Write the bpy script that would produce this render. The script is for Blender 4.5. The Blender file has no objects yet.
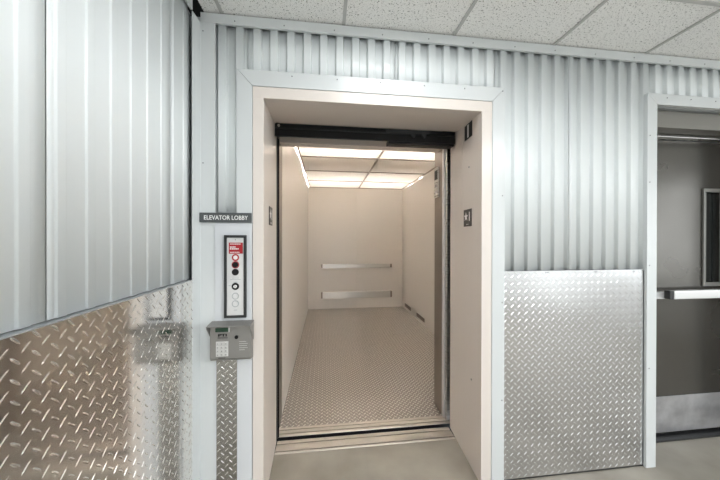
import bpy, math, random
from mathutils import Vector, Matrix
random.seed(4)
S = bpy.context.scene
COL = S.collection

# ------------------------------------------------------------------ materials
def mat(name, color, rough=.5, metal=0.0, spec=.5, coat=0.0, noise=None, bump=None, emit=None, rvar=None):
    m = bpy.data.materials.new(name); m.use_nodes = True
    nt = m.node_tree; b = nt.nodes['Principled BSDF']
    b.inputs['Base Color'].default_value = (*color, 1)
    b.inputs['Roughness'].default_value = rough
    b.inputs['Metallic'].default_value = metal
    b.inputs['Specular IOR Level'].default_value = spec
    b.inputs['Coat Weight'].default_value = coat
    b.inputs['Coat Roughness'].default_value = .15
    L = nt.links
    tc = nt.nodes.new('ShaderNodeTexCoord')
    def mapped(scale):
        mp = nt.nodes.new('ShaderNodeMapping'); L.new(tc.outputs['Object'], mp.inputs[0])
        mp.inputs['Scale'].default_value = scale if isinstance(scale, tuple) else (scale,)*3
        n = nt.nodes.new('ShaderNodeTexNoise'); n.inputs['Scale'].default_value = 1
        n.inputs['Detail'].default_value = 4; L.new(mp.outputs[0], n.inputs['Vector'])
        return n
    if noise:                                   # (scale, other colour, lo, hi)
        n = mapped(noise[0]); r = nt.nodes.new('ShaderNodeValToRGB')
        r.color_ramp.elements[0].position = noise[2]; r.color_ramp.elements[1].position = noise[3]
        r.color_ramp.elements[0].color = (*noise[1], 1); r.color_ramp.elements[1].color = (*color, 1)
        L.new(n.outputs[0], r.inputs[0]); L.new(r.outputs[0], b.inputs['Base Color'])
    if rvar:                                    # (scale, r0, r1)
        n = mapped(rvar[0]); r = nt.nodes.new('ShaderNodeMapRange')
        r.inputs[1].default_value = .3; r.inputs[2].default_value = .7
        r.inputs[3].default_value = rvar[1]; r.inputs[4].default_value = rvar[2]
        L.new(n.outputs[0], r.inputs[0]); L.new(r.outputs[0], b.inputs['Roughness'])
    if bump:                                    # (scale, strength, distance)
        n = mapped(bump[0]); bp = nt.nodes.new('ShaderNodeBump')
        bp.inputs['Strength'].default_value = bump[1]; bp.inputs['Distance'].default_value = bump[2]
        L.new(n.outputs[0], bp.inputs['Height']); L.new(bp.outputs[0], b.inputs['Normal'])
    if emit:
        b.inputs['Emission Color'].default_value = (*emit[0], 1); b.inputs['Emission Strength'].default_value = emit[1]
    return m

M = {}
M['sheet'] = mat('white_painted_sheet', (.76, .795, .80), .30, coat=.15)
M['trim'] = mat('white_trim_paint', (.64, .665, .67), .3, coat=.2)
M['post'] = mat('white_post_paint', (.64, .66, .685), .3, coat=.2)
M['tread'] = mat('polished_tread_plate', (.86, .835, .80), .12, 1.0, bump=(5.0, .12, .003), rvar=((3, 3, 3), .10, .16))
M['treadfront'] = mat('bright_tread_plate', (.66, .66, .665), .22, 1.0, bump=(5.0, .15, .005), rvar=((3, 3, 3), .18, .28))
M['cap'] = mat('grey_cap_metal', (.42, .44, .46), .4, .5)
M['beige'] = mat('beige_frame_paint', (.73, .665, .615), .34, coat=.15)
M['carwall'] = mat('cream_car_laminate', (.79, .755, .715), .32, coat=.1, bump=(3.0, .08, .003))
M['carfloor'] = mat('worn_car_tread_plate', (.38, .362, .34), .34, 1.0)
M['carlug'] = mat('polished_lug_wear', (.84, .81, .765), .28, 1.0)
M['frontlug'] = mat('bright_lug', (.74, .74, .745), .22, 1.0)
M['treadstrip'] = mat('dark_tread_plate', (.44, .435, .42), .24, 1.0)  # darker metal for the narrow strip
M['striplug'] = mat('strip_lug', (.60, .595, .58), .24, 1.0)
M['rail'] = mat('satin_rail_steel', (.64, .62, .59), .36, 1.0)
M['sill'] = mat('sill_aluminium', (.64, .60, .55), .4, .7, noise=((2, 12, 12), (.50, .47, .43), .3, .6))
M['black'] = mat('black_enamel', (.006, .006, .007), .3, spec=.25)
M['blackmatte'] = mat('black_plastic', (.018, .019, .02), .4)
M['steel'] = mat('brushed_steel', (.57, .56, .54), .28, 1.0, rvar=((3, 3, 200), .24, .36))
M['steeldk'] = mat('dull_bronze_steel', (.30, .26, .225), .38, .8)
M['faceplate'] = mat('satin_faceplate', (.72, .72, .72), .4, .35)
M['keypadgrey'] = mat('cast_keypad_grey', (.26, .252, .238), .42, .35)
M['key'] = mat('pale_key_plastic', (.58, .575, .56), .4)
M['lcd'] = mat('green_lcd', (.015, .05, .028), .15)
M['signgrey'] = mat('sign_charcoal', (.075, .082, .085), .45)
M['white'] = mat('white_lettering', (.85, .85, .84), .5)
M['red'] = mat('red_notice', (.40, .014, .022), .4)
M['brownplate'] = mat('dark_bronze_plate', (.035, .028, .024), .35)
M['door'] = mat('grey_door_metal', (.145, .137, .125), .24, .85, bump=((2.5, 2.5, 1.5), .12, .01), rvar=((2, 2, 3), .20, .30))
M['doorframe'] = mat('grey_door_frame', (.23, .22, .20), .4, .2)
M['kick'] = mat('scuffed_kick_plate', (.62, .62, .64), .38, .8, noise=((7, 7, 9), (.44, .44, .46), .35, .62), rvar=((6, 6, 12), .3, .5))
M['winframe'] = mat('grey_window_frame', (.28, .275, .26), .35, .6)
M['chrome'] = mat('bright_satin_aluminium', (.86, .86, .86), .25, .6)
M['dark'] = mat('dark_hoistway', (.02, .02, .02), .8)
M['screw'] = mat('zinc_screw', (.20, .21, .22), .4, .6)
M['gridbar'] = mat('ceiling_grid_paint', (.50, .50, .49), .5)
M['carbar'] = mat('car_ceiling_frame', (.30, .265, .23), .4, .3)
M['tube'] = mat('lit_tube', (1, 1, 1), .5, emit=((1.0, .965, .925), 500))
M['fillpanel'] = mat('fill_light_diffuser', (1, 1, 1), .5, emit=((.96, .985, 1.0), 12))
M['softfillpanel'] = mat('dim_fill_light_diffuser', (1, 1, 1), .5, emit=((.96, .985, 1.0), 4.5))
M['outside'] = mat('outside_paving', (.78, .78, .76), .8)
M['backpaint'] = mat('lobby_paint', (.78, .78, .77), .5)

# concrete floor
def concrete():
    m = mat('sealed_concrete', (.34, .315, .27), .42, noise=((2.6, 2.6, 2.6), (.235, .215, .18), .3, .62), rvar=((3, 3, 3), .3, .55), bump=(30.0, .12, .002))
    return m
M['concrete'] = concrete()

# acoustic tile: white with small dark pits
def tile_mat():
    m = bpy.data.materials.new('acoustic_tile'); m.use_nodes = True
    nt = m.node_tree; b = nt.nodes['Principled BSDF']; L = nt.links
    tc = nt.nodes.new('ShaderNodeTexCoord')
    def pits(scale, lo, hi):
        n = nt.nodes.new('ShaderNodeTexNoise'); n.inputs['Scale'].default_value = scale; n.inputs['Detail'].default_value = 2.5
        L.new(tc.outputs['Object'], n.inputs['Vector'])
        r = nt.nodes.new('ShaderNodeMapRange'); r.inputs[1].default_value = lo; r.inputs[2].default_value = hi
        L.new(n.outputs[0], r.inputs[0]); return r
    a = pits(120, .315, .40); c = pits(260, .27, .40)
    mx = nt.nodes.new('ShaderNodeMath'); mx.operation = 'MULTIPLY'
    L.new(a.outputs[0], mx.inputs[0]); L.new(c.outputs[0], mx.inputs[1])
    mc = nt.nodes.new('ShaderNodeMix'); mc.data_type = 'RGBA'
    mc.inputs['A'].default_value = (.24, .235, .225, 1); mc.inputs['B'].default_value = (.92, .915, .90, 1)
    L.new(mx.outputs[0], mc.inputs['Factor']); L.new(mc.outputs['Result'], b.inputs['Base Color'])
    b.inputs['Roughness'].default_value = .9; b.inputs['Specular IOR Level'].default_value = .1
    bp = nt.nodes.new('ShaderNodeBump'); bp.inputs['Distance'].default_value = .003; bp.inputs['Strength'].default_value = .4
    L.new(mx.outputs[0], bp.inputs['Height']); L.new(bp.outputs[0], b.inputs['Normal'])
    return m
M['tile'] = tile_mat()

# translucent diffuser panel of the car ceiling
def diffuser_mat():
    m = bpy.data.materials.new('translucent_diffuser'); m.use_nodes = True
    nt = m.node_tree; nt.nodes.clear(); L = nt.links
    o = nt.nodes.new('ShaderNodeOutputMaterial'); mx = nt.nodes.new('ShaderNodeMixShader')
    d = nt.nodes.new('ShaderNodeBsdfDiffuse'); t = nt.nodes.new('ShaderNodeBsdfTranslucent')
    d.inputs[0].default_value = (.74, .71, .67, 1); t.inputs[0].default_value = (.80, .785, .76, 1)
    mx.inputs[0].default_value = .42
    L.new(d.outputs[0], mx.inputs[1]); L.new(t.outputs[0], mx.inputs[2]); L.new(mx.outputs[0], o.inputs[0])
    return m
M['diffuser'] = diffuser_mat()

M['glass'] = mat('dark_window_glass', (.012, .014, .014), .06)

# ------------------------------------------------------------------ mesh helpers
class MB:
    def __init__(s): s.v = []; s.f = []; s.sm = []; s.lug = set()
    def add(s, vs, fs, smooth=False):
        o = len(s.v); s.v += [tuple(v) for v in vs]
        for f in fs: s.f.append(tuple(i+o for i in f)); s.sm.append(smooth)
        return s
    def box(s, x0, x1, y0, y1, z0, z1):
        return s.add([(x0,y0,z0),(x1,y0,z0),(x1,y1,z0),(x0,y1,z0),(x0,y0,z1),(x1,y0,z1),(x1,y1,z1),(x0,y1,z1)],
                     [(3,2,1,0),(4,5,6,7),(0,1,5,4),(1,2,6,5),(2,3,7,6),(3,0,4,7)])
    def prism(s, poly, axis, a0, a1):
        """poly lies in the plane across axis: x->(y,z)  y->(x,z)  z->(x,y)"""
        def P(p, a): return (a, p[0], p[1]) if axis == 'x' else ((p[0], a, p[1]) if axis == 'y' else (p[0], p[1], a))
        n = len(poly)
        vs = [P(p, a0) for p in poly] + [P(p, a1) for p in poly]
        return s.add(vs, [tuple(range(n)), tuple(range(2*n-1, n-1, -1))] + [(i, i+n, (i+1) % n + n, (i+1) % n) for i in range(n)])
    def cyl(s, p0, p1, r, n=20, r1=None):
        p0, p1 = Vector(p0), Vector(p1); d = (p1-p0).normalized()
        a = d.orthogonal().normalized(); b = d.cross(a); r1 = r if r1 is None else r1
        vs = []
        for p, q in ((p0, r), (p1, r1)):
            vs += [p + q*(math.cos(2*math.pi*i/n)*a + math.sin(2*math.pi*i/n)*b) for i in range(n)]
        s.add(vs, [tuple(range(n-1, -1, -1)), tuple(range(n, 2*n))])
        k = len(s.v) - 2*n
        for i in range(n): s.f.append((k+i, k+(i+1) % n, k+n+(i+1) % n, k+n+i)); s.sm.append(True)
        return s
    def ring(s, c, axis, ro, ri, t, n=28):
        """flat annulus of thickness t about c, along axis"""
        c = Vector(c); d = Vector(axis).normalized(); a = d.orthogonal().normalized(); b = d.cross(a)
        vs = []
        for off, r in ((0, ro), (t, ro), (t, ri), (0, ri)):
            vs += [c + d*off + r*(math.cos(2*math.pi*i/n)*a + math.sin(2*math.pi*i/n)*b) for i in range(n)]
        fs = []
        for q in range(4):
            for i in range(n): fs.append((q*n+i, q*n+(i+1) % n, ((q+1) % 4)*n+(i+1) % n, ((q+1) % 4)*n+i))
        return s.add(vs, fs)
    def build(s, name, m, parent=None, bevel=0, seg=2, lugm=None):
        me = bpy.data.meshes.new(name)
        off = parent_loc(parent)
        me.from_pydata([tuple(Vector(v)-off) for v in s.v], [], s.f); me.update()
        for p, q in zip(me.polygons, s.sm): p.use_smooth = q
        import bmesh
        bm = bmesh.new(); bm.from_mesh(me); bmesh.ops.recalc_face_normals(bm, faces=bm.faces); bm.to_mesh(me); bm.free()
        me.materials.append(m)
        if lugm:
            me.materials.append(lugm)
            for i in s.lug: me.polygons[i].material_index = 1
        o = bpy.data.objects.new(name, me); COL.objects.link(o); o.parent = parent
        if bevel:
            b = o.modifiers.new('bevel', 'BEVEL'); b.width = bevel; b.segments = seg; b.limit_method = 'ANGLE'; b.angle_limit = .7
        return o
def parent_loc(p):
    v = Vector((0, 0, 0))
    while p is not None: v += p.location; p = p.parent
    return v
def tag(o, label, cat, group=None):
    o['label'] = label; o['category'] = cat; o['kind'] = 'thing'
    if group: o['group'] = group
    return o
def thing(name, label, cat, loc, group=None):
    o = bpy.data.objects.new(name, None); COL.objects.link(o); o.location = loc; o.empty_display_size = .1
    return tag(o, label, cat, group)
def struct(o): o['kind'] = 'structure'; return o

def placed(verts2, faces, origin, u, v, n, lift):
    return [Vector(origin) + p[0]*u + p[1]*v + (p[2]+lift)*n for p in verts2]
def text_mesh(body, height, origin, u, v, name, m, parent, depth=.0008, width=None, bold=0.0):
    """lettering as real thin mesh, centred on origin; u reading direction, v up"""
    cu = bpy.data.curves.new(name, 'FONT'); cu.body = body; cu.size = 1; cu.extrude = .01; cu.resolution_u = 3
    cu.offset = bold
    o = bpy.data.objects.new(name+'_src', cu); COL.objects.link(o)
    dg = bpy.context.evaluated_depsgraph_get(); dg.update()
    me = bpy.data.meshes.new_from_object(o.evaluated_get(dg))
    bpy.data.objects.remove(o); bpy.data.curves.remove(cu)
    xs = [q.co.x for q in me.vertices]; ys = [q.co.y for q in me.vertices]
    cx, cy = (min(xs)+max(xs))/2, (min(ys)+max(ys))/2
    k = height/(max(ys)-min(ys)); kx = k if width is None else width/(max(xs)-min(xs))
    u, v = Vector(u).normalized(), Vector(v).normalized(); n = u.cross(v)
    off = parent_loc(parent)
    for q in me.vertices:
        q.co = Vector(origin) + (q.co.x-cx)*kx*u + (q.co.y-cy)*k*v + ((.5*depth) if q.co.z > 0 else 0)*n - off
    me.name = name; me.materials.clear(); me.materials.append(m)
    ob = bpy.data.objects.new(name, me); COL.objects.link(ob); ob.parent = parent
    return ob

def tread(mb, origin, u, v, nu, nv, cell=.021, h=.0016, L=.0135, w=.0036):
    """tread plate as ONE connected surface: square cells, every second one carries a raised diagonal lug"""
    origin = Vector(origin); u = Vector(u); v = Vector(v); n = u.cross(v)
    base = len(mb.v)
    P = lambda a, b, c=0: tuple(origin + a*u + b*v + c*n)
    for j in range(nv+1):
        for i in range(nu+1): mb.v.append(P(i*cell, j*cell))
    s2 = math.sqrt(.5)
    for j in range(nv):
        for i in range(nu):
            c = [base+j*(nu+1)+i, base+j*(nu+1)+i+1, base+(j+1)*(nu+1)+i+1, base+(j+1)*(nu+1)+i]
            if (i+j) % 2:
                mb.f.append(tuple(c)); mb.sm.append(False); continue
            flip = i % 2
            cx, cy = (i+.5)*cell, (j+.5)*cell
            d = (s2, s2) if not flip else (-s2, s2)
            e = (-d[1], d[0])
            if flip: c = c[1:] + c[:1]          # c[2] is the corner along +d, c[0] along -d
            q = lambda a, b, z=0: P(cx+a*d[0]+b*e[0], cy+a*d[1]+b*e[1], z)
            k = len(mb.v)
            mb.v += [q(L, 0), q(L*.55, w), q(-L*.55, w), q(-L, 0), q(-L*.55, -w), q(L*.55, -w),
                     q(L*.55, w*.3, h), q(-L*.55, w*.3, h), q(-L*.55, -w*.3, h), q(L*.55, -w*.3, h)]
            tip, lp, lm, tail, rm, rp, a, b, g, hh = range(k, k+10)
            # c[0] at -d, c[1] on the -e side, c[2] at +d, c[3] on the +e side
            fs = [(c[0], c[1], rm, tail), (c[1], rp, rm), (c[1], c[2], tip, rp), (c[2], c[3], lp, tip), (c[3], lm, lp), (c[3], c[0], tail, lm),
                  (tip, lp, a), (tip, a, hh), (tip, hh, rp), (lp, lm, b, a), (lm, tail, b), (tail, g, b), (tail, rm, g), (rm, rp, hh, g), (a, b, g, hh)]
            for q_, f in enumerate(fs):
                if q_ >= 6: mb.lug.add(len(mb.f))
                mb.f.append(f); mb.sm.append(False)
    return mb

def corrugated(name, m, parent, s0, s1, z0, z1, place, v0=-.323, pitch=.0845, valley=.034, flank=.009, depth=.020, ziglist=None):
    """ribbed metal sheet: place(s, d) -> (x, y); d = 0 on a ridge, depth in a valley"""
    pts = set([s0, s1])
    k0 = int(math.floor((s0-v0)/pitch))-1; k1 = int(math.ceil((s1-v0)/pitch))+1
    for k in range(k0, k1+1):
        a = v0 + k*pitch
        for t in range(7):
            f = t/6
            if t in (0, 6):
                w_ = -.0006 if t == 0 else .0006
                pts.add(round(a - flank + f*flank + w_, 5)); pts.add(round(a + valley + f*flank + w_, 5))
            pts.add(round(a - flank + f*flank, 5)); pts.add(round(a + valley + f*flank, 5))
    pts = sorted(p for p in pts if s0-1e-9 <= p <= s1+1e-9)
    sm = lambda t: t*t*(3-2*t)
    def dep(s):
        q = (s - v0) % pitch
        if q <= valley: return depth
        if q <= valley+flank: return depth*(1-sm((q-valley)/flank))
        if q >= pitch-flank: return depth*sm((q-pitch+flank)/flank)
        return 0
    mb = MB(); vs = []; fs = []
    for s in pts:
        x, y = place(s, dep(s)); vs += [(x, y, z0), (x, y, z1)]
    for i in range(len(pts)-1): fs.append((2*i, 2*i+2, 2*i+3, 2*i+1))
    mb.add(vs, fs, True)
    o = mb.build(name, m, parent)
    sd = o.modifiers.new('solid', 'SOLIDIFY'); sd.thickness = .0008; sd.offset = 0
    return o

def screws(parent, pts, normal=(0, -1, 0), r=.0035):
    """small screw heads, each a part of its own, one shared mesh"""
    n = Vector(normal)
    mb = MB(); mb.cyl((0, 0, 0), tuple(n*.0022), r, 10, r*.75)
    proto = None
    for p in pts:
        if proto is None:
            o = mb.build('screw', M['screw'], None); proto = o
        else:
            o = proto.copy(); COL.objects.link(o)
        o.parent = parent; o.location = Vector(p) - parent_loc(parent)

# ------------------------------------------------------------------ key dimensions (metres; wall runs along X, depth along Y)
D = 1.484; ZC = 2.4992; XW = -.613
EL, ER = -.334, .905           # clear opening of the elevator
CL, CR, CB = -.334, 1.561, 5.59  # car
LB = -4.2                      # back of the lobby
RX = 5.2

# ------------------------------------------------------------------ room shell
f = MB().box(-.9, RX, LB, 1.842, -.12, 0).build('floor', M['concrete']); struct(f)
ft = struct(MB().box(1.92, 3.1, 1.843, 3.4, -.12, -.001).build('floor_beyond_door', M['concrete']))
c = MB().box(-.598, RX, LB, 1.62, ZC, ZC+.03).build('ceiling', M['tile']); struct(c)
struct(MB().prism([(-.82, 2.581), (-.5, 2.581), (-.5, 2.5295), (-.4, 2.5295), (-.4, 2.62), (-.82, 2.62)], 'y', LB-.13, 1.64).build('ceiling_light_block', M['dark']))  # added dark cover, keeps sky light out above the ceiling gap
struct(MB().box(-.9, -.4, 1.6205, 1.64, 2.3, 2.5785).build('wall_light_block_front', M['dark']))  # added lip stopping sky light over the front wall
struct(MB().box(-.9, -.4, LB-.14, LB-.1205, 2.3, 2.5785).build('wall_light_block_back', M['dark']))  # same added light stop at the far end
# grid of T bars under the tiles
g = MB()
for i in range(10):
    x = -.512 + i*.606
    g.box(x-.008, x+.008, LB, 1.476, ZC-.006, ZC-.0005)
for j in range(5):
    y = 1.128 - j*1.212
    for i in range(9):
        x = -.512 + i*.606
        g.box(x+.008, x+.598, y-.008, y+.008, ZC-.0055, ZC-.0005)
gr = g.build('ceiling_grid', M['gridbar'], c)

wf = MB().prism([(-.9, 0), (-.9, ZC), (RX, ZC), (RX, 0), (2.95, 0), (2.95, 2.20), (1.983, 2.20), (1.983, 0), (.926, 0),
                 (.926, 2.147), (-.367, 2.147), (-.367, 0)], 'y', 1.518, 1.62).build('wall_front', M['sheet']); struct(wf)
pf = lambda s, d: (s, 1.490+d)
corrugated('corrugated_sheet', M['sheet'], wf, -.62, -.40, 1.40, 2.46, pf)
corrugated('corrugated_sheet', M['sheet'], wf, -.398, .3755, 2.19, 2.46, pf)
corrugated('corrugated_sheet', M['sheet'], wf, .379, .96, 2.19, 2.46, pf)
corrugated('corrugated_sheet', M['sheet'], wf, .962, 1.412, 1.15, 2.46, pf)
corrugated('corrugated_sheet', M['sheet'], wf, 1.4155, 1.985, 1.15, 2.46, pf)
corrugated('corrugated_sheet', M['sheet'], wf, 1.987, 3.0, 2.215, 2.46, pf)
corrugated('corrugated_sheet', M['sheet'], wf, 3.002, RX, 0.01, 2.46, pf)

wl = MB().box(-.82, -.69, LB, 1.517, 0, 2.58).build('wall_left', M['sheet']); struct(wl)
pl = lambda s, d: (-.634-d, s)
for a, b in ((LB, .7295), (.7325, 1.2535), (1.2565, 1.43)):
    corrugated('corrugated_sheet', M['sheet'], wl, a, b, 1.186, 2.445, pl, v0=.7825, pitch=.0865, valley=.0535, flank=.005, depth=.0045)

# glazed storefront at the far end; side openings added and sized for light
wb = MB().prism([(-.9, 0), (-.9, ZC), (RX, ZC), (RX, 0), (4.6, 0), (4.6, 2.36), (-.35, 2.36), (-.35, 0)], 'y', LB-.12, LB).build('wall_back', M['backpaint']); struct(wb)
wr = MB().prism([(-2.4, 0), (-2.4, ZC), (-2.0, ZC), (-2.0, 0)], 'x', RX, RX+.12)
wr.prism([(-3.9, 2.2), (-3.9, ZC), (-2.4, ZC), (-2.4, 2.2)], 'x', RX, RX+.12).prism([(LB, 0), (LB, ZC), (-3.9, ZC), (-3.9, 0)], 'x', RX, RX+.12)
wr.prism([(-2.0, 0), (-2.0, .75), (1.2, .75), (1.2, 0)], 'x', RX, RX+.12).prism([(-2.0, 2.25), (-2.0, ZC), (1.2, ZC), (1.2, 2.25)], 'x', RX, RX+.12).prism([(1.2, 0), (1.2, ZC), (1.62, ZC), (1.62, 0)], 'x', RX, RX+.12)
wr = wr.build('wall_right', M['backpaint']); struct(wr)
w1 = MB()
for x in (-.35, .88, 2.11, 3.34, 4.55): w1.box(x, x+.05, LB-.09, LB-.03, 0, 2.36)
for z in (0, 1.0, 2.31):
    for x in (-.35, .88, 2.11, 3.34): w1.box(x+.05, x+1.23, LB-.085, LB-.035, z, z+.05)
struct(w1.build('window_1', M['steeldk']))
struct(MB().box(-14, 18, -16, LB-.13, -.16, -.04).build('ground_outside', M['outside']))
struct(MB().box(RX+.13, 18, LB-.13, 8, -.16, -.04).build('ground_outside', M['outside']))

# unseen fill lights added to the lobby ceiling
for i, (x, y, lab) in enumerate(((.397, .522, 'added unseen fill light in the ceiling above the viewer, nearest the elevator'),
                                 (2.215, -.69, 'added unseen fill light in the ceiling behind the viewer, nearest the exit door'),
                                 (1.003, -1.90, 'added unseen fill light in the ceiling close to the storefront glazing'))):
    t = thing('added_fill_light', lab, 'light', (x, y, ZC), 'added lobby fill lights')
    q = MB()
    q.box(x-.30, x+.30, y-.60, y-.57, ZC-.02, ZC-.0065); q.box(x-.30, x+.30, y+.57, y+.60, ZC-.02, ZC-.0065)
    q.box(x-.30, x-.27, y-.57, y+.57, ZC-.02, ZC-.0065); q.box(x+.27, x+.30, y-.57, y+.57, ZC-.02, ZC-.0065)
    q.build('frame', M['trim'], t)
    MB().box(x-.268, x+.268, y-.568, y+.568, ZC-.017, ZC-.0065).build('diffuser', M['fillpanel' if i else 'softfillpanel'], t)

# ------------------------------------------------------------------ trims
def trim(n, mb, m='trim', bevel=.0012): return struct(mb.build('trim_%d' % n, M[m], None, bevel))
T1 = trim(1, MB().box(XW+.0005, 3.9, 1.474, 1.4895, 2.445, ZC-.0065))                       # along the ceiling
screws(T1, [(x, 1.474, 2.462) for x in (-.45, -.21, .045, .30, .555, .81, 1.06, 1.31, 1.57, 1.83, 2.08, 2.33, 2.6)])
T2 = trim(2, MB().box(-.628, -.617, LB, 1.405, 2.445, ZC-.004))
T3 = trim(3, MB().prism([(-.622, 1.406), (-.619, 1.406), (-.613, 1.474), (-.544, 1.474), (-.544, 1.4885), (-.622, 1.4885)], 'z', 0, 2.4445))   # corner
screws(T3, [(-.60, 1.474, z) for z in (2.40, 1.75)])
g = .0008
T4 = trim(4, MB().prism([(-.44, 1.456), (-.366, 1.456), (-.366, 2.146-g), (-.44, 2.225-g)], 'y', 1.470, 1.4895))
T5 = trim(5, MB().prism([(-.44+g, 2.225), (-.366+g, 2.146), (.925-g, 2.146), (.999-g, 2.225)], 'y', 1.470, 1.4895))
screws(T5, [(x, 1.470, 2.205) for x in (-.17, .06, .29, .53, .76)])
T6 = trim(6, MB().prism([(.925, 0), (.999, 0), (.999, 2.225-g), (.925, 2.146-g)], 'y', 1.470, 1.4895))
screws(T6, [(.985, 1.470, z) for z in (2.205, 1.62, 1.02, .47)])
T7 = trim(7, MB().prism([(1.916, 0), (1.983, 0), (1.983, 2.19-g), (1.916, 2.255-g)], 'y', 1.466, 1.4895))
screws(T7, [(1.932, 1.466, z) for z in (2.0, 1.72, 1.22, .6)])
T8 = trim(8, MB().prism([(1.916+g, 2.255), (1.983+g, 2.19), (2.95, 2.19), (3.018, 2.255)], 'y', 1.466, 1.4895))
screws(T8, [(x, 1.466, 2.232) for x in (2.05, 2.22, 2.40, 2.60)])
T9 = trim(9, MB().prism([(2.95, 0), (3.018, 0), (3.018, 2.255-g), (2.95, 2.19-g)], 'y', 1.466, 1.4895))
# white plate below the lobby sign, carrying call station and keypad
T10 = trim(10, MB().box(-.5435, -.3665, 1.4695, 1.4895, 0, 1.4555), 'post')

# ------------------------------------------------------------------ tread plate panels
t = thing('diamond_plate_guard', 'large shiny tread plate panel covering the lower left wall under the white ribbed metal', 'wall panel', (-.64, 0, 0))
mb = MB(); nv = 56; nu = 150
tread(mb, (-.620, 1.455-nu*.021, .004), (0, 1, 0), (0, 0, 1), nu, nv, h=.0014, L=.0142, w=.0028)
mb.build('tread_plate', M['tread'], t)
MB().box(-.688, -.6205, 1.455-nu*.021, 1.455, .002, 1.1795).build('backing_board', M['cap'], t)
MB().box(-.689, -.6195, 1.455-nu*.021, 1.4055, 1.18, 1.1835).build('top_cap', M['cap'], t)

t = thing('diamond_plate_guard', 'square bright tread plate panel on the front wall between elevator and exit door', 'wall panel', (1.46, D, 0))
mb = MB(); nu, nv = 43, 56; cs = .9085/nu
tread(mb, (1.0005, 1.481, .011), (1, 0, 0), (0, 0, 1), nu, nv, cell=cs, h=.0009, L=.0140, w=.0028)
mb.build('tread_plate', M['treadfront'], t, lugm=M['frontlug'])
MB().box(1.0005, 1.9155, 1.4815, 1.489, .004, .006+nv*cs).build('backing_board', M['blackmatte'], t)  # black board left showing at the right edge as the shadowed gap
screws(t, [(x, 1.481, 1.184) for x in (1.262, 1.275, 1.58, 1.592, 1.845)])

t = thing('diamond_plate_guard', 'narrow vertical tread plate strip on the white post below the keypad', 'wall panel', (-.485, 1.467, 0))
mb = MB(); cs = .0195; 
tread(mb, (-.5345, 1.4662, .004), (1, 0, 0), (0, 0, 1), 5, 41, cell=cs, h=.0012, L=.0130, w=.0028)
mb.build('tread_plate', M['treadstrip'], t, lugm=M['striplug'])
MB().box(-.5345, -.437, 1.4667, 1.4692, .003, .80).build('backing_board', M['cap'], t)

# ------------------------------------------------------------------ elevator door frame
t = thing('elevator_door_frame', 'beige painted steel frame lining the elevator opening', 'door frame', (.28, 1.7, 0))
MB().prism([(-.364, 1.474), (-.311, 1.474), (-.327, 1.955), (-.364, 1.955)], 'z', 0.0005, 2.144).build('jamb', M['beige'], t, .0015)
MB().prism([(.924, 1.474), (.864, 1.474), (.903, 1.955), (.924, 1.955)], 'z', 0.0005, 2.144).build('jamb', M['beige'], t, .0015)
MB().prism([(1.4735, 2.087), (1.84, 2.113), (1.84, 2.1445), (1.4735, 2.1445)], 'x', -.3645, .9245).build('header', M['beige'], t, .0015)
jd = Vector((.039, .481, 0)).normalized()            # along the right jamb, going deeper
jl = Vector((-.016, .481, 0)).normalized()           # along the left jamb
def on_right(y, z, lift=0.0): return Vector((.864 + (y-1.474)*.039/.481 - lift, y, z))
def on_left(y, z, lift=0.0): return Vector((-.311 - (y-1.474)*.016/.481 + lift, y, z))
Z = Vector((0, 0, 1))
def plate(mb, o, u, w, h, th):
    u = u.normalized(); n = u.cross(Z)
    o = Vector(o)
    vs = []
    for k in (0, th):
        for a, b in ((-1, -1), (1, -1), (1, 1), (-1, 1)): vs.append(o + a*w/2*u + b*h/2*Z + k*n)
    return mb.add(vs, [(0, 3, 2, 1), (4, 5, 6, 7), (0, 1, 5, 4), (1, 2, 6, 5), (2, 3, 7, 6), (3, 0, 4, 7)])
screws(t, [on_right(1.64, 1.82), on_right(1.60, .53)], (-1, 0, 0), .006)
# raised seams of a small cover on the right jamb
q = MB(); plate(q, on_right(1.79, 1.83), -jd, .10, .55, .0012); q.build('cover_plate', M['beige'], t, .0006)

def star(mb, o, u, r, th):
    u = u.normalized(); n = u.cross(Z); vs = []
    for k in (0, th):
        for i in range(10):
            a = math.pi/2 + i*math.pi/5; q = r if i % 2 == 0 else r*.42
            vs.append(Vector(o) + q*math.cos(a)*u + q*math.sin(a)*Z + k*n)
    mb.add(vs, [tuple(range(9, -1, -1)), tuple(range(10, 20))] + [(i, (i+1) % 10, (i+1) % 10+10, i+10) for i in range(10)])
o0 = on_right(1.648, 2.044, .0006)
t = thing('level_sign', 'black plate with a large white 1 at the top of the right elevator jamb', 'sign', o0)
q = MB(); plate(q, o0, -jd, .105, .092, .003); q.build('plate', M['black'], t, .0006)
text_mesh('1', .078, o0 + (-jd).cross(Z)*.0033, -jd, Z, 'numeral', M['white'], t, bold=.06)
for side in (1, 0):
    o0 = on_right(1.655, 1.508, .0006) if side else on_left(1.69, 1.508, .0006)
    u = -jd if side else jl
    t = thing('level_sign', 'small dark plate with a white star and 1 halfway up the ' + ('right' if side else 'left') + ' elevator jamb', 'sign', o0, 'star plates on the elevator jambs')
    n = u.cross(Z)
    q = MB(); plate(q, o0, u, .112, .106, .003); q.build('plate', M['brownplate'], t, .0006)
    q = MB(); star(q, o0 - u*.020 + Z*.008 + n*.0031, u, .030, .0008); q.build('star', M['white'], t)
    text_mesh('1', .055, o0 + u*.030 + Z*.008 + n*.0033, u, Z, 'numeral', M['white'], t, bold=.03)
    q = MB()
    for i in range(3): q.cyl(o0 + u*(-.012+.012*i) - Z*.040 + n*.0029, o0 + u*(-.012+.012*i) - Z*.040 + n*.0042, .0028, 8)
    q.build('braille', M['white'], t)

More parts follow.
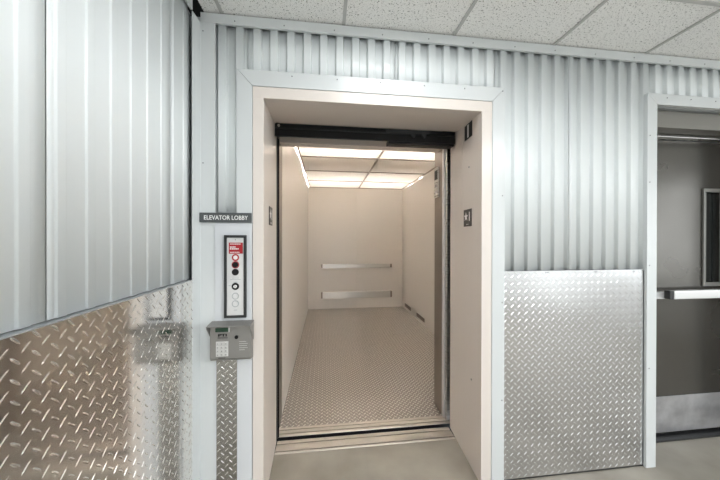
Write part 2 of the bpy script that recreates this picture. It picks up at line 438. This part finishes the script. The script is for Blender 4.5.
# ------------------------------------------------------------------ black door track over the opening
t = thing('door_track', 'black sliding door track and hangers across the top of the elevator opening', 'door track', (.28, 1.9, 2.03))
MB().prism([(1.850, 2.112), (1.968, 2.112), (1.968, 2.072), (1.900, 2.054), (1.870, 2.036), (1.850, 2.034)], 'x', -.322, .886).build('track_housing', M['black'], t, .002)
MB().box(-.318, .884, 1.843, 1.8495, 2.092, 2.1125).build('rail', M['black'], t, .002)
MB().cyl((-.318, 1.846, 2.083), (.884, 1.846, 2.083), .004, 12).build('rail', M['blackmatte'], t)
MB().box(.42, .884, 1.858, 1.928, 2.020, 2.0475).build('hanger_plate', M['black'], t, .002)
MB().box(.40, .70, 1.836, 1.8425, 2.086, 2.1085).build('hanger_plate', M['blackmatte'], t, .002)
for x in (.585, .66):
    MB().cyl((x, 1.832, 2.075), (x, 1.8425, 2.075), .016, 20).build('roller', M['blackmatte'], t)
MB().cyl((-.295, 1.835, 2.096), (-.295, 1.8425, 2.096), .008, 14).build('bolt', M['steel'], t)

# ------------------------------------------------------------------ landing sill
def sill_profile(y0, y1, grooves, w=.010, d=.014, z=.002, low=-.09):
    pts = [(y0, low), (y0, z-.004), (y0+.004, z)]
    for gy in grooves: pts += [(gy-w/2, z), (gy-w/2, z-d), (gy+w/2, z-d), (gy+w/2, z)]
    return pts + [(y1, z), (y1, low)]
tag(MB().prism(sill_profile(1.8425, 1.962, (1.862, 1.928)), 'x', -.3225, .8935).build('landing_sill', M['sill']),
    'grooved aluminium landing sill on the concrete floor in front of the black gap', 'door sill')

# ------------------------------------------------------------------ hoistway
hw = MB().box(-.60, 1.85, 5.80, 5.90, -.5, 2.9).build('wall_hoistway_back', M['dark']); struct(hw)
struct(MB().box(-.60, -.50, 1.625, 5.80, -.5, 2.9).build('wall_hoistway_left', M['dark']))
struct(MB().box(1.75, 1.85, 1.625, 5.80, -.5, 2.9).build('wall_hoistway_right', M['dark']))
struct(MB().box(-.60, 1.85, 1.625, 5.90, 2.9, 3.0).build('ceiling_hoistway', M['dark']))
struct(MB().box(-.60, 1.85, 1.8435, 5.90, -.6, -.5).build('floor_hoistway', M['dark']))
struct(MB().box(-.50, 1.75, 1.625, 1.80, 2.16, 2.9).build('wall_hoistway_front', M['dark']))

# ------------------------------------------------------------------ elevator car
car = thing('elevator_car', 'open cream elevator car with tread plate floor and lit ceiling panels', 'elevator', (.6, 3.8, -.05))
mb = MB(); nu, nv = 90, 166; cu_ = (CR-CL-.004)/nu
tread(mb, (CL+.002, 2.098, 0), (1, 0, 0), (0, 1, 0), nu, nv, cell=cu_, h=.0026, L=.0138, w=.0036)
mb.build('floor', M['carfloor'], car, lugm=M['carlug'])
MB().box(CL, CR, 2.098, CB, -.05, -.0005).build('platform', M['dark'], car)
MB().prism(sill_profile(2.000, 2.096, (2.03, 2.068)), 'x', CL-.01, 1.55).build('sill', M['sill'], car)
MB().box(CL-.025, CL, 2.25, CB+.02, -.03, 2.60).build('wall_panel', M['carwall'], car)
MB().box(CR, CR+.025, 2.25, CB+.02, -.03, 2.60).build('wall_panel', M['carwall'], car)
MB().box(CL-.01, 1.55, 1.9965, 1.9995, -.095, .0005).build('gap_shade_strip', M['black'], car)  # black strip added so the sill gap looks shadowed
# back wall in two panels with a hairline joint
MB().box(CL+.0005, .6125, CB, CB+.02, -.03, 2.60).build('wall_panel', M['carwall'], car, .001)
MB().box(.6135, CR-.0005, CB, CB+.02, -.03, 2.60).build('wall_panel', M['carwall'], car, .001)
MB().box(CL, CR, 2.1, CB, 2.60, 2.62).build('roof', M['steeldk'], car)
MB().box(ER+.002, CR, 2.102, 2.265, 0.0005, 2.60).build('entrance_column', M['steeldk'], car, .002)
MB().box(CL-.025, CL-.001, 2.098, 2.248, 0.0005, 2.60).build('entrance_column', M['steeldk'], car, .002)
MB().box(CL+.001, ER, 2.105, 2.20, 2.078, 2.60).build('transom', M['beige'], car, .002)
# ceiling frame and diffusers
ZP = 2.39
xs = [-.30, .655, 1.535]; ys = [2.22, 2.80, 3.50, 4.22, 4.92, 5.56]
q = MB()
for x in xs: q.box(x-.010, x+.010, 2.21, 5.58, ZP-.012, ZP+.012)
for y in ys:
    for a, b in zip(xs, xs[1:]): q.box(a+.010, b-.010, y-.010, y+.010, ZP-.010, ZP+.010)
q.build('ceiling_frame', M['carbar'], car)
for a, b in zip(xs, xs[1:]):
    for y0, y1 in zip(ys, ys[1:]):
        MB().box(a+.0105, b-.0105, y0+.0105, y1-.0105, ZP+.001, ZP+.002).build('light_panel', M['diffuser'], car)
for y in (3.505, 4.215):
    MB().box(CL+.001, CR-.001, y-.004, y+.004, ZP+.0125, 2.46).build('added_light_baffle', M['carwall'], car)  # unseen baffles added above the panels to dim the middle rows
for y in (2.45, 3.16, 5.0):
    for x in (.18, 1.09):
        MB().cyl((x-.42, y, 2.505), (x+.42, y, 2.505), .013, 12).build('fluorescent_tube', M['tube'], car)
# handrail and bumper rail
def rail(name, z0, z1, proj, lab):
    r = MB().box(-.052, 1.291, CB-proj-.012, CB-proj, z0, z1).build(name, M['rail'], car, .004, 3)
    r['label'] = lab
    for x in (-.086, 1.2915):
        MB().box(x, x+.0335, CB-proj-.010, CB-.0005, z0+.004, z1-.004).build('rail_bracket', M['steeldk'], r, .004)
rail('handrail', .805, .885, .05, 'brushed steel handrail on the back wall')
rail('bumper_rail', .215, .345, .07, 'wider brushed steel bumper rail below the handrail')
for y0 in (5.02, 4.30):
    v = MB().box(CR-.006, CR-.0005, y0, y0+.38, .055, .115).build('vent', M['steeldk'], car, .001)
    s_ = MB()
    for k in range(3): s_.box(CR-.0085, CR-.0065, y0+.015, y0+.365, .064+.016*k, .071+.016*k)
    s_.build('louvre', M['carbar'], v)
# fixture on the reveal of the right entrance column
cp = MB().box(ER-.008, ER+.0015, 2.165, 2.252, 1.715, 1.962).build('car_fixture', M['steel'], car, .012, 3)
MB().box(ER-.0105, ER-.0085, 2.182, 2.236, 1.86, 1.935).build('display', M['blackmatte'], cp)
for z in (1.76, 1.81): MB().cyl((ER-.0115, 2.208, z), (ER-.0085, 2.208, z), .014, 18).build('button', M['chrome'], cp)
# car doors slid open on the right
for i, (y0, y1, x0, m, lab) in enumerate(((2.018, 2.046, .9055, 'steel', 'front leaf of the opened elevator door, seen as a steel edge'),
                                          (2.056, 2.094, .899, 'faceplate', 'rear leaf of the opened elevator door, pale edge beside the car'))):
    tag(MB().box(x0, 1.54, y0, y1, .010, 2.10).build('sliding_door_leaf', M[m], None, .002), lab, 'sliding door')
tag(MB().prism([(-.350, 1.972), (-.324, 1.972), (-.324, 1.994), (-.317, 1.994), (-.317, 2.004), (-.350, 2.004)], 'z', .0045, 2.065).build('dark_gap_post', M['black'], None, .001),
    'slim strike post blackened to stand in for the dark gap along the left edge of the elevator opening', 'door post')  # post coloured black in place of the shadowed gap

# ------------------------------------------------------------------ lobby sign
U = Vector((1, 0, 0))
sx, sz = -.4905, 1.4805
t = thing('lobby_sign', 'charcoal sign reading ELEVATOR LOBBY above the call station', 'sign', (sx, 1.474, sz))
MB().box(-.6125, -.3665, 1.463, 1.4690, 1.457, 1.5045).build('sign_board', M['signgrey'], t, .0008)
text_mesh('ELEVATOR LOBBY', .0215, (sx+.003, 1.4628, sz), U, Z, 'lettering', M['white'], t, width=.207, bold=.012)

# ------------------------------------------------------------------ call station
YP = 1.4692
t = thing('elevator_call_station', 'black framed elevator call station with red fire notice on the white post', 'call panel', (-.448, YP, 1.188))
x0, x1, z0, z1 = -.4960, -.3910, .984, 1.394
q = MB()
q.prism([(x0, z0), (x1, z0), (x1, z1), (x0, z1)], 'y', 1.457, YP-.0002)
o = MB()
fw = .0125
o.add([(x0,1.456,z0),(x1,1.456,z0),(x1,1.456,z1),(x0,1.456,z1),(x0+fw,1.456,z0+fw),(x1-fw,1.456,z0+fw),(x1-fw,1.456,z1-fw),(x0+fw,1.456,z1-fw),
       (x0,YP,z0),(x1,YP,z0),(x1,YP,z1),(x0,YP,z1),(x0+fw,YP,z0+fw),(x1-fw,YP,z0+fw),(x1-fw,YP,z1-fw),(x0+fw,YP,z1-fw)],
      [(0,1,5,4),(1,2,6,5),(2,3,7,6),(3,0,4,7),(8,12,13,9),(9,13,14,10),(10,14,15,11),(11,15,12,8),
       (0,8,9,1),(1,9,10,2),(2,10,11,3),(3,11,8,0),(4,5,13,12),(5,6,14,13),(6,7,15,14),(7,4,12,15)])
o.build('frame', M['blackmatte'], t, .001)
MB().box(x0+fw+.0003, x1-fw-.0003, 1.4605, YP-.0003, z0+fw+.0003, z1-fw-.0003).build('faceplate', M['faceplate'], t)
yf = 1.4603
cx = -.4425
n_ = MB().box(cx-.031, cx+.035, yf-.001, yf-.0001, 1.302, 1.357).build('fire_notice', M['red'], t)
q = MB()                                            # rows of small print, unreadable in the photograph
rows = [(1.350, .026, .004), (1.335, .014, .006), (1.326, .020, .006), (1.309, .022, .0035)]
for z, w, h in rows:
    x = cx-.026
    while x < cx-.026+2*w:
        l = random.choice((.005, .007, .009)); q.box(x, min(x+l, cx+.031), yf-.0016, yf-.0011, z-h/2, z+h/2); x += l+.002
q.build('small_print', M['white'], n_)
def disc(name, z, r, m, h=.004, parent=t, x=cx): return MB().cyl((x, yf-h, z), (x, yf-.0001, z), r, 24).build(name, M[m], parent, .0008)
k = disc('emblem_ring', 1.283, .0175, 'red', .0012); disc('emblem', 1.283, .0105, 'white', .0020, k)
b = MB().ring((cx, yf-.002, 1.247), (0, 1, 0), .018, .0145, .0019).build('button_ring', M['red'], t); disc('button', 1.247, .0142, 'black', .005, t)
disc('button', 1.211, .0165, 'black', .005)
q = MB()
for z, w in ((1.181, .016), (1.174, .024), (1.160, .010)): q.box(cx-w, cx+w, yf-.0004, yf-.0001, z-.0012, z+.0012)
q.build('caption', M['cap'], t)
k = disc('key_switch', 1.140, .018, 'black', .003); disc('key_cylinder', 1.140, .0085, 'chrome', .007, k)
MB().box(cx-.0012, cx+.0012, yf-.0078, yf-.0071, 1.135, 1.145).build('key_slot', M['black'], k)
MB().box(cx-.033, cx-.023, yf-.0004, yf-.0001, 1.142, 1.145).build('caption', M['cap'], t)
for z in (1.092, 1.054):
    r = MB().ring((cx, yf-.003, z), (0, 1, 0), .0165, .0135, .0029).build('button_ring', M['cap'], t)
    disc('button', z, .0125, 'faceplate', .005)
MB().box(cx-.008, cx+.008, yf-.0004, yf-.0001, 1.021, 1.0235).build('caption', M['cap'], t)
MB().cyl((cx, yf-.0012, 1.371), (cx, yf-.0001, 1.371), .0025, 10).build('screw', M['screw'], t)

# ------------------------------------------------------------------ keypad
t = thing('entry_keypad', 'grey metal entry keypad with hood, green screen and white keys', 'keypad', (-.466, YP, .88))
MB().prism([(1.4692, .783), (1.430, .788), (1.422, .800), (1.424, .952), (1.4692, .962)], 'x', -.5490, -.3600).build('housing', M['keypadgrey'], t, .003, 3)
h = MB()
h.prism([(1.4692, .9625), (1.396, .9575), (1.396, .9615), (1.4692, .969)], 'x', -.5570, -.3560)
h.build('hood', M['keypadgrey'], t, .0015)
for a, b in ((-.5560, -.5510), (-.3590, -.3568)):
    MB().prism([(1.4692, .9622), (1.397, .9572), (1.400, .948), (1.4692, .870)], 'x', a, b).build('hood_cheek', M['keypadgrey'], t, .0008)
yk = 1.4225; dx, dz = .0105, -.008
scr = MB().box(-.5335+dx, -.4735+dx, yk-.003, yk+.001, .936+dz, .9555+dz).build('screen', M['lcd'], t, .001)
MB().box(-.4730+dx, -.4690+dx, yk-.003, yk+.001, .935+dz, .9565+dz).build('screen_edge', M['chrome'], t)
text_mesh('PTI', .0125, (-.501+dx, yk-.0010, .9205+dz), U, Z, 'lettering', M['black'], t, width=.040, bold=.04)
q = MB()
for z in (.9095, .9055): q.box(-.523+dx, -.478+dx, yk-.0006, yk+.001, z+dz-.0007, z+dz+.0007)
q.build('caption', M['blackmatte'], t)
kp = MB().box(-.531+dx, -.4745+dx, yk-.0025, yk+.001, .818+dz, .890+dz).build('key_plate', M['key'], t, .001)
for r in range(4):
    for c_ in range(3):
        kx, kz = -.5215+c_*.0187, .880-r*.0175
        kk = MB().box(kx-.0068+dx, kx+.0068+dx, yk-.0065, yk-.0026, kz-.0065+dz, kz+.0065+dz).build('key', M['key'], t, .001)
        text_mesh(['1','2','3','4','5','6','7','8','9','*','0','#'][r*3+c_], .0065, (kx+dx, yk-.0068, kz+dz), U, Z, 'numeral', M['blackmatte'], kk)
MB().cyl((-.426, yk-.004, .9005), (-.426, yk+.001, .9005), .0085, 20).build('camera_lens', M['black'], t)
q = MB()
for k, (z, w) in enumerate(((.886, .018), (.876, .022), (.866, .020), (.856, .022), (.846, .014))): q.box(-.4140, -.4140+1.8*w, yk-.0006, yk+.001, z+dz-.0009, z+dz+.0009)
q.build('caption', M['key'], t)
q = MB().box(-.52+dx, -.488+dx, yk-.0006, yk+.001, .8085+dz, .8120+dz); q.build('caption', M['blackmatte'], t)

# ------------------------------------------------------------------ exit door on the right
YD = 1.69
dr = bpy.data.objects.new('door_1', None); COL.objects.link(dr); dr.location = (2.48, YD, 0); struct(dr)
dr['label'] = 'grey metal exit door with push bar, narrow window and kick plate'
MB().box(1.9835, 2.9495, 1.53, 1.617, 2.083, 2.1895).build('frame_header', M['doorframe'], dr, .003)
MB().box(1.9835, 2.9495, 1.618, 1.672, 2.095, 2.1895).build('frame_stop', M['doorframe'], dr, .003)
MB().box(1.985, 2.945, 1.640, 1.688, 2.070, 2.0945).build('weather_strip', M['steel'], dr, .004)
for a, b in ((1.9835, 2.018), (2.925, 2.9495)):
    MB().box(a, b, 1.53, 1.76, .0005, 2.0825).build('frame_jamb', M['doorframe'], dr, .002)
wx0, wx1, wz0, wz1 = 2.655, 2.825, 1.045, 1.738
def ringbox(x0, x1, z0, z1, x2, x3, z2, z3, y0, y1):
    m_ = MB(); vs = []
    for y in (y0, y1):
        vs += [(x0,y,z0),(x1,y,z0),(x1,y,z1),(x0,y,z1),(x2,y,z2),(x3,y,z2),(x3,y,z3),(x2,y,z3)]
    fs = [(0,1,5,4),(1,2,6,5),(2,3,7,6),(3,0,4,7),(8,12,13,9),(9,13,14,10),(10,14,15,11),(11,15,12,8),
          (0,8,9,1),(1,9,10,2),(2,10,11,3),(3,11,8,0),(4,5,13,12),(5,6,14,13),(6,7,15,14),(7,4,12,15)]
    return m_.add(vs, fs)
ringbox(2.022, 2.920, .020, 2.066, wx0+.018, wx1-.018, wz0+.018, wz1-.018, YD, YD+.045).build('leaf', M['door'], dr, .002)
wfm = ringbox(wx0, wx1, wz0, wz1, wx0+.020, wx1-.024, wz0+.028, wz1-.026, YD-.012, YD-.0003).build('window_frame', M['winframe'], dr, .002)
MB().box(wx0+.020, wx1-.020, YD+.02, YD+.026, wz0+.02, wz1-.02).build('window_glass', M['glass'], dr)
for x in (wx0+.013, wx1-.013):
    screws(wfm, [(x, YD-.012, z) for z in (1.07, 1.25, 1.52, 1.71)])
MB().box(2.022, 2.920, YD-.0035, YD-.0003, .030, .281).build('kick_plate', M['kick'], dr, .0008)
pb = MB().box(2.3055, 2.90, 1.600, 1.638, .976, 1.034).build('push_bar', M['chrome'], dr, .006, 3)
MB().box(2.272, 2.305, 1.603, 1.638, .977, 1.033).build('end_cap', M['blackmatte'], pb, .004)
MB().box(2.03, 2.66, YD-.051, YD-.0003, .974, 1.018).build('push_bar_rail', M['chrome'], dr, .002)
MB().box(2.66, 2.90, YD-.051, YD-.0003, .974, 1.018).build('push_bar_rail', M['chrome'], dr, .002)
MB().box(2.0185, 2.9245, 1.64, 1.76, .0005, .012).build('threshold', M['blackmatte'], dr)
# dim space beyond the door
struct(MB().box(1.86, 1.92, 1.621, 3.4, 0, 2.6).build('wall_beyond_left', M['backpaint']))
struct(MB().box(3.1, 3.16, 1.621, 3.4, 0, 2.6).build('wall_beyond_right', M['backpaint']))
struct(MB().box(1.86, 3.16, 3.4, 3.46, 0, 2.6).build('wall_beyond_back', M['backpaint']))
struct(MB().box(1.86, 3.16, 1.621, 3.46, 2.6, 2.66).build('ceiling_beyond', M['backpaint']))

# ------------------------------------------------------------------ daylight
w = bpy.data.worlds.new('sky'); S.world = w; w.use_nodes = True
bg = w.node_tree.nodes['Background']; bg.inputs[0].default_value = (.93, .975, 1.0, 1); bg.inputs[1].default_value = 1.45

for nm, loc, rot, sx_, sy_ in (('storefront_portal', (2.1, LB-.02, 1.18), (math.pi/2, 0, 0), 4.9, 2.34), ('side_portal', (RX-.01, -3.15, 1.1), (math.pi/2, 0, math.pi/2), 1.5, 2.18), ('window_portal', (RX-.01, -.4, 1.5), (math.pi/2, 0, math.pi/2), 3.2, 1.5)):
    ld = bpy.data.lights.new(nm, 'AREA'); ld.shape = 'RECTANGLE'; ld.size = sx_; ld.size_y = sy_; ld.cycles.is_portal = True
    lo = bpy.data.objects.new(nm, ld); COL.objects.link(lo); lo.location = loc; lo.rotation_euler = rot

# ------------------------------------------------------------------ camera
fpx = 281.4839; yaw, pitch, roll = .1222, -.003, .0015
F = Vector((math.sin(yaw), math.cos(yaw), 0)); R = Vector((math.cos(yaw), -math.sin(yaw), 0)); Up = Vector((0, 0, 1))
F, Up = math.cos(pitch)*F + math.sin(pitch)*Up, math.cos(pitch)*Up - math.sin(pitch)*F
R, Up = math.cos(roll)*R + math.sin(roll)*Up, math.cos(roll)*Up - math.sin(roll)*R
cam = bpy.data.cameras.new('camera'); co = bpy.data.objects.new('camera', cam); COL.objects.link(co)
cam.sensor_width = 36; cam.lens = fpx/720*36; cam.clip_start = .02
co.matrix_world = Matrix(((R.x, Up.x, -F.x, 0), (R.y, Up.y, -F.y, 0), (R.z, Up.z, -F.z, 1.375), (0, 0, 0, 1)))
S.camera = co
vs = S.view_settings; S.display_settings.display_device = 'sRGB'
vs.view_transform = 'Standard'; vs.look = 'None'; vs.exposure = 0.92; vs.gamma = 1; vs.use_curve_mapping = False
S.cycles.max_bounces = 12; S.cycles.diffuse_bounces = 6; S.cycles.glossy_bounces = 6
